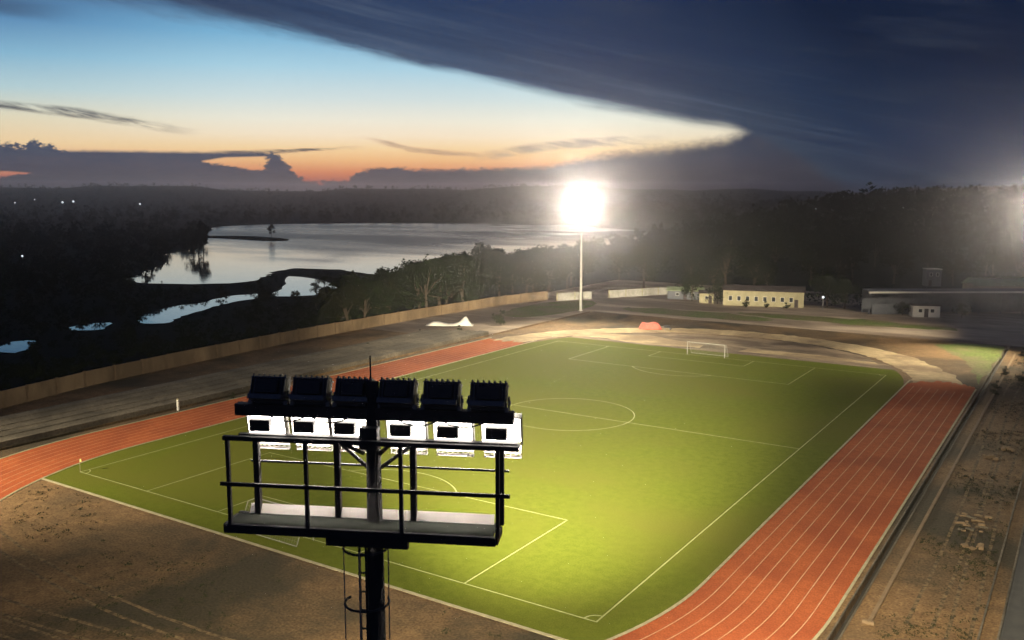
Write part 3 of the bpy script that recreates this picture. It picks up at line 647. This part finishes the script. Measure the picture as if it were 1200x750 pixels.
    for x0, x1 in ((-1.57, -.93), (-.93, -.29), (.36, 1.01), (1.01, 1.69)):
        g.tube([(x0 + (x1 - x0) * t, -.11, 27.40 - .10 * math.sin(PI * t)) for t in [k / 8 for k in range(9)]], .012, 5)
    g.tube([(.08, -.11, 27.36), (.09, -.12, 26.9), (.07, -.13, 26.2), (.1, -.12, 25.9)], .018, 6); g.build('cable', M_black, o)
    # ladder with safety hoops
    g = MB()
    for x in (-.215, -.115): g.box((x, -.10, 14.2), (.032, .03, 22.9))
    for k in range(78): g.box((-.165, -.10, 3 + k * .29), (.066, .022, .022))
    g.build('ladder', M_black, o)
    for k in range(26):
        zz = 25.55 - k * .84
        g = MB(); g.tube([(-.04 + .32 * math.cos(t), -.34 + .32 * math.sin(t), zz) for t in [R(-205 + 240 * j / 18) for j in range(19)]], .018, 6); g.build('safety_hoop', M_black, o)
    g = MB()
    for t in (-178, -90, -2): g.box((-.04 + .33 * math.cos(R(t)), -.34 + .33 * math.sin(R(t)), 15), (.014, .014, 21.2))
    g.build('cage_strap', M_galv, o)
    return o
mast = make_mast()
MG = 'floodlight masts round the stadium'
def lamp(o, power, az, tilt, size=88, blend=.75, x=0, rad=.8):
    l = bpy.data.lights.new('lamp', 'SPOT'); l.energy = power; l.spot_size = R(size); l.spot_blend = blend; l.shadow_soft_size = rad; l.color = (1, .88, .62)
    b = link('lamp', l, o); b.location = (x, .75, 27.3); b.rotation_euler = (R(90 - tilt), 0, R(az)); return b
masts = [(51.27, -44.92, 25.5, 'nearest dark floodlight mast seen from behind with railed platform and twelve lamps'),
         (-51, 149.6, 180 + 27, 'far floodlight mast with blazing lamps beside the far left bend'),
         (51, 149.6, 180 - 27, 'floodlight mast beyond the far right bend just outside the frame'),
         (-51, -44.6, -27, 'floodlight mast beyond the near left bend outside the frame')]
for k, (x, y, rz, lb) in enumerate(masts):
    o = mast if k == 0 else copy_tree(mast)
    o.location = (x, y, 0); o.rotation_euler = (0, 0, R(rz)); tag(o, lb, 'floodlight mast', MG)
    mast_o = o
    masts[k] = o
PW_ = 1.0e6
lamp(masts[0], 4.3 * PW_, 3, 11, 38, 1)
lamp(masts[0], .34 * PW_, 9, 26, 84, 1, x=.4)
lamp(masts[0], .40 * PW_, -27, 29, 46, 1, x=1.2)
lamp(masts[1], .44 * PW_, 0, 18, 96, 1, rad=2.1)
lamp(masts[2], .17 * PW_, 22, 4, 44, 1, rad=1.6)
lamp(masts[2], .24 * PW_, -6, 50, 62, 1, x=-.6)  # extra spot added to brighten the sand on the right
lamp(masts[2], .20 * PW_, -78, 20, 90, 1, x=.6)  # extra spot added to brighten the far ground, no lamp head faces there
lamp(masts[3], .38 * PW_, 7, 29, 63, 1)
for ch in masts[1].children:           # light on the far pole is put into a paler colour
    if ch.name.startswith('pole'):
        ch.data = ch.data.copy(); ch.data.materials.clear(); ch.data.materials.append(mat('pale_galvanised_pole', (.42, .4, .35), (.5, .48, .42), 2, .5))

# ------------------------------------------------------------------ goals, flag
def make_goal():
    o = empty('goal', (0, 0, 0)); hw, h = 3.66, 2.44
    g = MB(); g.tube([(-hw, 0, 0), (-hw, 0, h + .06)], .06, 10); g.build('goalpost', M_goal, o, True)
    g = MB(); g.tube([(hw, 0, 0), (hw, 0, h + .06)], .06, 10); g.build('goalpost', M_goal, o, True)
    g = MB(); g.tube([(-hw + .061, 0, h), (hw - .061, 0, h)], .06, 10); g.build('crossbar', M_goal, o, True)
    g = MB()
    for s in (-1, 1): g.tube([(s * hw, -.062, h), (s * hw, -.9, h - .05), (s * hw, -2.0, .04)], .025, 6)
    g.tube([(-hw + .03, -2.0, .04), (hw - .03, -2.0, .04)], .025, 6); g.build('net_frame', M_goal, o)
    g = MB()
    for k in range(25):
        x = -hw + .1 + (2 * hw - .2) * k / 24; g.tube([(x, -.08, h - .02), (x, -.9, h - .1), (x, -1.97, .1)], .005, 4)
    for k in range(9):
        t = k / 8; y = -.9 - 1.07 * t; zz = (h - .1) * (1 - t) + .1 * t; g.tube([(-hw + .06, y, zz), (hw - .06, y, zz)], .005, 4)
    g.build('net', M_net, o); return o
goal = make_goal(); goal.location = (0, 0, .02); tag(goal, 'white football goal on the near goal line below the mast platform', 'goal', 'football goals')
g2 = copy_tree(goal); g2.location = (0, 105, .02); g2.rotation_euler = (0, 0, PI); tag(g2, 'white football goal on the far goal line before the brown earth', 'goal', 'football goals')
o = empty('corner_flag', (-PW, 0, .02)); g = MB(); g.tube([(0, 0, 0), (0, 0, 1.5)], .03, 8); g.build('pole', M_kerb, o)
g = MB(); g.box((.18, 0, 1.33), (.3, .012, .3)); g.build('flag', mat('yellow_cloth', (.6, .5, .15), (.7, .6, .2), 4), o)
tag(o, 'small pale corner flag at the near left corner of the pitch', 'corner flag')

# ------------------------------------------------------------------ left terraces, wall
o = empty('terrace', (0, 0, 0)); wl = [(-48.6, -60), (-48.6, 101)]
for k in range(5):
    g = MB(); x0 = -48.7 - k * 2.2; z1 = .7 + .10 * k
    g.prism([(x0 - 2.2, -60), (x0, -60), (x0, 104 - k * 1.5), (x0 - 2.2, 104 - k * 1.5)], .002, z1); g.build('step', M_conc, o)
tag(o, 'low stepped concrete spectator terrace along the left side of the track', 'terrace')
wall_pts = [(-62, -40), (-66.5, 0), (-68.5, 10), (-72.2, 25.7), (-74.2, 42.5), (-76.9, 75.7), (-76.7, 118), (-74.5, 150), (-70.5, 166)]
o = empty('perimeter_wall', (0, 0, 0)); segs = []
for a, b in zip(wall_pts[:-1], wall_pts[1:]):
    a, b = Vector(a), Vector(b); n = max(1, round((b - a).length / 5.6))
    for k in range(n): segs.append((a + (b - a) * k / n, a + (b - a) * (k + 1) / n))
rw = random.Random(2)
for a, b in segs:
    d = (b - a).normalized(); ang = math.atan2(d.y, d.x); Mz = Matrix.Rotation(ang, 3, 'Z'); Ln = (b - a).length; hgt = 2.45 + rw.uniform(-.06, .06)
    c = (a + b) / 2; g = MB(); g.box((c.x, c.y, hgt / 2), (Ln - .36, .2, hgt), 0, Mz); g.build('wall_panel', M_wall, o)
    g = MB(); g.box((a.x, a.y, 1.27), (.36, .34, 2.54), 0, Mz); g.build('pilaster', M_pil, o)
tag(o, 'long brown block perimeter wall with pilasters between stadium and scrub', 'wall')
# white marker post, sheeted pile
o = empty('marker_post', (-46.9, 23.9, 0)); g = MB(); g.tube([(0, 0, 0), (0, 0, 1.55)], .16, 10); g.build('post', M_white, o); g = MB(); g.tube([(0, 0, 1.55), (0, 0, 1.72)], .2, 10, 0, .06); g.build('cap', M_kerb, o)
tag(o, 'short white post standing at the outer edge of the left track', 'post')
g = MB()
for k in range(26):
    t = k / 25; x = -1; 
rp = random.Random(6); nx, ny = 26, 10; gx = []
for i in range(nx):
    for j in range(ny):
        u = i / (nx - 1); v = j / (ny - 1); e = min(1, 6 * u, 6 * (1 - u)) * min(1, 5 * v, 5 * (1 - v))
        hh = (.55 + .25 * math.sin(u * 9) + (1.3 * math.exp(-((u - .84) / .1) ** 2))) * e + rp.uniform(-.06, .06) * e
        g.v.append((-5.5 + 11 * u, -1.6 + 3.2 * v + .25 * math.sin(u * 11), max(0, hh)))
for i in range(nx - 1):
    for j in range(ny - 1):
        a = i * ny + j; g.f.append((a, a + ny, a + ny + 1, a + 1)); g.mi.append(0)
o = g.build('sheeted_pile', M_white, None, True); o.location = (-64.0, 110.5, .02); o.rotation_euler = (0, 0, R(32)); tag(o, 'low pile under a white sheet on the ground above the left terrace', 'pile')
# red sheeted bundle with a dark barrow beside it, near the far bend
g = MB(); rp = random.Random(8)
for i in range(14):
    for j in range(8):
        u = i / 13; v = j / 7; e = min(1, 7 * u, 7 * (1 - u)) * min(1, 5 * v, 5 * (1 - v)); g.v.append((-2.6 + 5.2 * u, -1.1 + 2.2 * v, max(0, (1.35 + .15 * math.sin(u * 12)) * e + rp.uniform(-.05, .05) * e)))
for i in range(13):
    for j in range(7):
        a = i * 8 + j; g.f.append((a, a + 8, a + 9, a + 1)); g.mi.append(0)
o = g.build('tarpaulin_bundle', M_tarp, None, True); o.location = (-23.0, 131.0, .02); o.rotation_euler = (0, 0, R(30)); tag(o, 'pinkish red sheeted bundle on the brown ground beside the far bend', 'bundle')
o = empty('wheelbarrow', (-19.3, 131.6, .0), R(35))
g = MB(); g.box((0, 0, .75), (1.3, .8, .5)); g.build('tray', M_black, o); g = MB(); g.tube([(.85, -.06, .26), (.85, .06, .26)], .25, 14); g.build('wheel', M_black, o)
g = MB()
for s in (-1, 1): g.tube([(-1.3, s * .35, .72), (.4, s * .3, .47), (.86, s * .09, .26)], .03, 6); g.tube([(-.45, s * .32, .55), (-.5, s * .34, 0)], .03, 6)
g.build('handle_frame', M_galv, o); tag(o, 'small dark barrow beside the red sheeted bundle', 'wheelbarrow')
# rubble right of the track
o = empty('rubble_pile', (52.4, 36.5, 0)); rb = random.Random(12)
for k in range(22):
    g = MB(); s = (rb.uniform(.2, .8), rb.uniform(.1, .28), rb.uniform(.08, .2)); g.box((rb.uniform(-1.2, 1.2), rb.uniform(-2.6, 2.6), s[2] / 2 + rb.uniform(0, .15)), s, 0, Matrix.Rotation(rb.uniform(-.5, .5), 3, 'Z')); g.build('slab', M_pil if k % 4 else M_conc, o)
tag(o, 'heap of broken concrete slabs and bricks on the dirt right of the track', 'rubble')
for k, (x, y) in enumerate(((53.2, 30), (51.6, 61), (52.8, 66))):
    g = MB()
    for j in range(9): 
        s = rb.uniform(.15, .5); g.box((rb.uniform(-.9, .9), rb.uniform(-.9, .9), s * .3), (s, s * .8, s * .6), 0, Matrix.Rotation(rb.uniform(0, 3), 3, 'Z'))
    q_ = g.build('stone_heap', M_pil); q_.location = (x, y, 0); tag(q_, ('small stone heap in front of the broken slab heap', 'small stone heap behind the broken slab heap', 'farthest small stone heap right of the track')[k], 'stones', 'stone heaps')

# ------------------------------------------------------------------ far buildings
def building(name, label, cat, ctr, rz, size, wallm, roofm, wins=0, wsize=(.9, 1.1), wz=1.5, door=None, roof='gable', rh=1.0, over=.35, wfrac=(.06, .94)):
    o = empty(name, (*ctr, 0), rz); lx, ly, h = size
    g = MB(); g.box((0, 0, h / 2), (lx, ly, h)); g.build('wall', wallm, o)
    g = MB()
    if roof == 'gable':
        X = lx / 2 + over; Y = ly / 2 + over; a = h + .02; P = [(-X, -Y, a), (X, -Y, a), (X, 0, a + rh), (-X, 0, a + rh), (-X, Y, a), (X, Y, a)]; t = .14
        for q in ((0, 1, 2, 3), (3, 2, 5, 4)):
            g.face([P[i] for i in q]); g.face([(P[i][0], P[i][1], P[i][2] + t) for i in q])
        g.face([P[0], P[1], (P[1][0], P[1][1], a + t), (P[0][0], P[0][1], a + t)]); g.face([P[4], P[5], (P[5][0], P[5][1], a + t), (P[4][0], P[4][1], a + t)])
        for i0, i1, i2 in ((0, 3, 4), (1, 2, 5)):
            g.face([P[i0], P[i1], (P[i1][0], P[i1][1], P[i1][2] + t), (P[i0][0], P[i0][1], a + t)]); g.face([P[i2], P[i1], (P[i1][0], P[i1][1], P[i1][2] + t), (P[i2][0], P[i2][1], a + t)])
    else:
        g.box((0, -over / 2, h + .12), (lx + 2 * over, ly + 2 * over, .2))
    g.build('roof', roofm, o)
    for k in range(wins):
        t = (k + .5) / wins; x = -lx / 2 + lx * (wfrac[0] + (wfrac[1] - wfrac[0]) * t)
        g = MB(); W_, H_ = wsize
        for s in (-1, 1): g.box((x + s * W_ / 2, -ly / 2 - .03, wz), (.07, .1, H_ + .07)); g.box((x, -ly / 2 - .03, wz + s * H_ / 2), (W_ - .075, .1, .07))
        wo = g.build('window', M_white, o); g = MB(); g.box((x, -ly / 2 - .012, wz), (W_ - .08, .02, H_ - .08)); g.build('pane', M_glass, wo)
    if door is not None:
        g = MB(); g.box((door, -ly / 2 - .03, 1.05), (.95, .06, 2.1)); do = g.build('door', M_roofd, o)
        g = MB(); g.box((door + .35, -ly / 2 - .075, 1.0), (.04, .03, .12)); g.build('handle', M_galv, do)
    return tag(o, label, cat)
an = math.atan2(6, 19.9)
building('long_building', 'long cream single storey building with dark roof and row of windows behind the far goal', 'building', (-15.2, 187.6), an, (21, 6.5, 4.1), M_cream, M_roofd, 8, (.95, 1.25), 2.0, 8.6, rh=1.1, wfrac=(.04, .9))
building('hut', 'small yellowish hut left of the long cream building', 'hut', (-30, 184.4), an, (3.9, 3.2, 2.7), M_cream, M_roofd, 1, (.8, .8), 1.6, 1.0, rh=.7)
building('green_shed', 'low shed with greenish sheet roof left of the yellowish hut', 'shed', (-38.6, 190), R(20), (10, 5, 2.4), M_slate, M_roofg, 2, (.9, .8), 1.5, 0, rh=.9)
building('white_hut', 'small off white hut in front of the long pale roofed shed', 'hut', (25.4, 187.6), R(24), (6.4, 3.2, 2.8), M_roofp, M_roofd, 2, (.9, .9), 1.6, 0, 'flat', over=.2)
building('house', 'house with pale greenish roof behind the long shed at the right edge', 'house', (37.5, 246), R(30), (19, 8, 3.6), M_cream, M_roofg, 4, (1, 1.1), 1.9, 1.5, rh=1.9)
building('pale_house', 'little pale flat roofed block among the trees above the long shed', 'house', (15.5, 268), R(28), (4.6, 4, 5.6), M_slate, M_roofp, 2, (.8, 1), 4.0, -1.2, 'flat', over=.15)
# long open-sided shed with pale roof edge
o = empty('open_shed', (29.3, 200.5, 0), math.atan2(22, 31.7)); Lh = 46
g = MB(); 
for s, y0, y1, z0, z1 in ((0, -4.2, -.2, 5.62, 5.95),): g.face([(-Lh / 2, y0, z0), (Lh / 2, y0, z0), (Lh / 2, y1, z1), (-Lh / 2, y1, z1)]); g.face([(-Lh / 2, y1, z1 + .12), (Lh / 2, y1, z1 + .12), (Lh / 2, y0, z0 + .12), (-Lh / 2, y0, z0 + .12)])
g.build('roof', M_slate, o)
g = MB(); g.box((0, -4.26, 5.55), (Lh, .1, .42)); g.build('fascia', M_roofp, o)
for k in range(9):
    g = MB(); g.box((-Lh / 2 + .4 + (Lh - .8) * k / 8, -3.9, 2.7), (.22, .22, 5.4)); g.build('post', M_slate, o)
g = MB(); g.box((0, -.3, 2.9), (Lh, .2, 5.8)); g.build('rear_wall', M_slate, o)
g = MB(); g.box((-13.5, -4.1, 1.3), (17, .2, 2.6)); g.build('front_wall', M_slate, o)
tag(o, 'long open shed with thin pale roof edge right of the far bend', 'shed')
# white boundary wall behind far mast
o = empty('boundary_wall', (0, 0, 0)); a = Vector((-66.7, 164.5)); b = Vector((-46, 199)); n = 7
for k in range(n):
    p0 = a + (b - a) * k / n; p1 = a + (b - a) * (k + 1) / n; c = (p0 + p1) / 2; d = (p1 - p0).normalized(); Mz = Matrix.Rotation(math.atan2(d.y, d.x), 3, 'Z')
    if k == 2: continue
    g = MB(); g.box((c.x, c.y, 1.1), ((p1 - p0).length - .3, .22, 2.2), 0, Mz); g.build('wall_panel', M_old, o); g = MB(); g.box((p0.x, p0.y, 1.2), (.3, .34, 2.4), 0, Mz); g.build('pilaster', M_kerb, o)
tag(o, 'white boundary wall behind the far floodlight mast', 'wall')

# ------------------------------------------------------------------ small distant lamps
def lamp_post(x, y, z, label, group, rb_=.6, ph=None):
    gz = terrain(x, y) if ph is None else 0; o = empty('street_lamp', (x, y, gz)); h = max(3.0, z - gz)
    g = MB(); g.tube([(0, 0, -.3), (0, 0, h)], .12, 8, 0, .07); g.build('pole', M_galv, o)
    g = MB(); nn = 10
    for i in range(6):
        a0_, a1_ = -PI / 2 + PI * i / 6, -PI / 2 + PI * (i + 1) / 6
        for j in range(nn):
            t0, t1 = 2 * PI * j / nn, 2 * PI * (j + 1) / nn
            g.face([(rb_ * math.cos(a) * math.cos(t), rb_ * math.cos(a) * math.sin(t), h + rb_ + rb_ * math.sin(a)) for a, t in ((a0_, t0), (a0_, t1), (a1_, t1), (a1_, t0))])
    g.build('bulb', M_bulb, o); tag(o, label, 'street lamp', group)
GL = 'distant street lamps'
lamp_post(-1229, 712, 12, 'left lamp of the bright close pair of distant lights at far left', GL, 1.5)
lamp_post(-1239, 735, 13, 'right lamp of the bright close pair of distant lights at far left', GL, 1.5)
lamp_post(-1131, 773, 10, 'single distant lamp between the close pair and the lake', GL, 1.3)
lamp_post(-1335, 730, 16, 'faint distant lamp left of the bright close pair', GL, .9)
lamp_post(-1348, 706, 11, 'faintest distant lamp nearest the left edge', GL, 1.0)
lamp_post(-318, 151, 3, 'lone faint lamp in the dark scrub at the left edge', GL, .4)
lamp_post(-114, 623, 18, 'dim distant lamp right of the far mast above the cream building', GL, .5)
lamp_post(-43, 557, 17, 'distant lamp in the woods above the gap right of the cream building', GL, .6)
lamp_post(-12.6, 591, 22, 'leftmost of the three bright hillside lamps at the right', GL, 1.0)
lamp_post(5.1, 543, 21, 'middle of the three bright hillside lamps at the right', GL, .85)
lamp_post(15, 524, 20.5, 'rightmost of the three bright hillside lamps at the right', GL, .85)
lamp_post(1.0, 186.5, 2.2, 'short white lamp on the ground right of the cream building', GL, .32, 0)

# ------------------------------------------------------------------ haze
HAZE = .0002
m = bpy.data.materials.new('haze_air'); m.use_nodes = True; t = m.node_tree; t.nodes.remove(t.nodes['Principled BSDF'])
pv = t.nodes.new('ShaderNodeVolumePrincipled'); pv.inputs['Density'].default_value = HAZE; pv.inputs['Anisotropy'].default_value = .92; pv.inputs['Color'].default_value = (.86, .84, 1, 1)
t.links.new(pv.outputs[0], t.nodes['Material Output'].inputs['Volume'])
g = MB(); hb = RMAX + 120; g.box((60, -54, 33), (2 * hb, 2 * hb, 82)); o = g.build('haze', m); tag(o, kind='stuff')

# ------------------------------------------------------------------ render settings
S.render.engine = 'CYCLES'
cy = S.cycles; cy.use_denoising = True; cy.denoising_input_passes = 'RGB_ALBEDO'; cy.max_bounces = 5; cy.diffuse_bounces = 2; cy.glossy_bounces = 2; cy.volume_bounces = 0; cy.transparent_max_bounces = 4
cy.sample_clamp_indirect = 4; cy.use_light_tree = True; cy.use_adaptive_sampling = True
S.view_settings.view_transform = 'Standard'; S.view_settings.look = 'None'; S.view_settings.gamma = 1; S.view_settings.exposure = 0
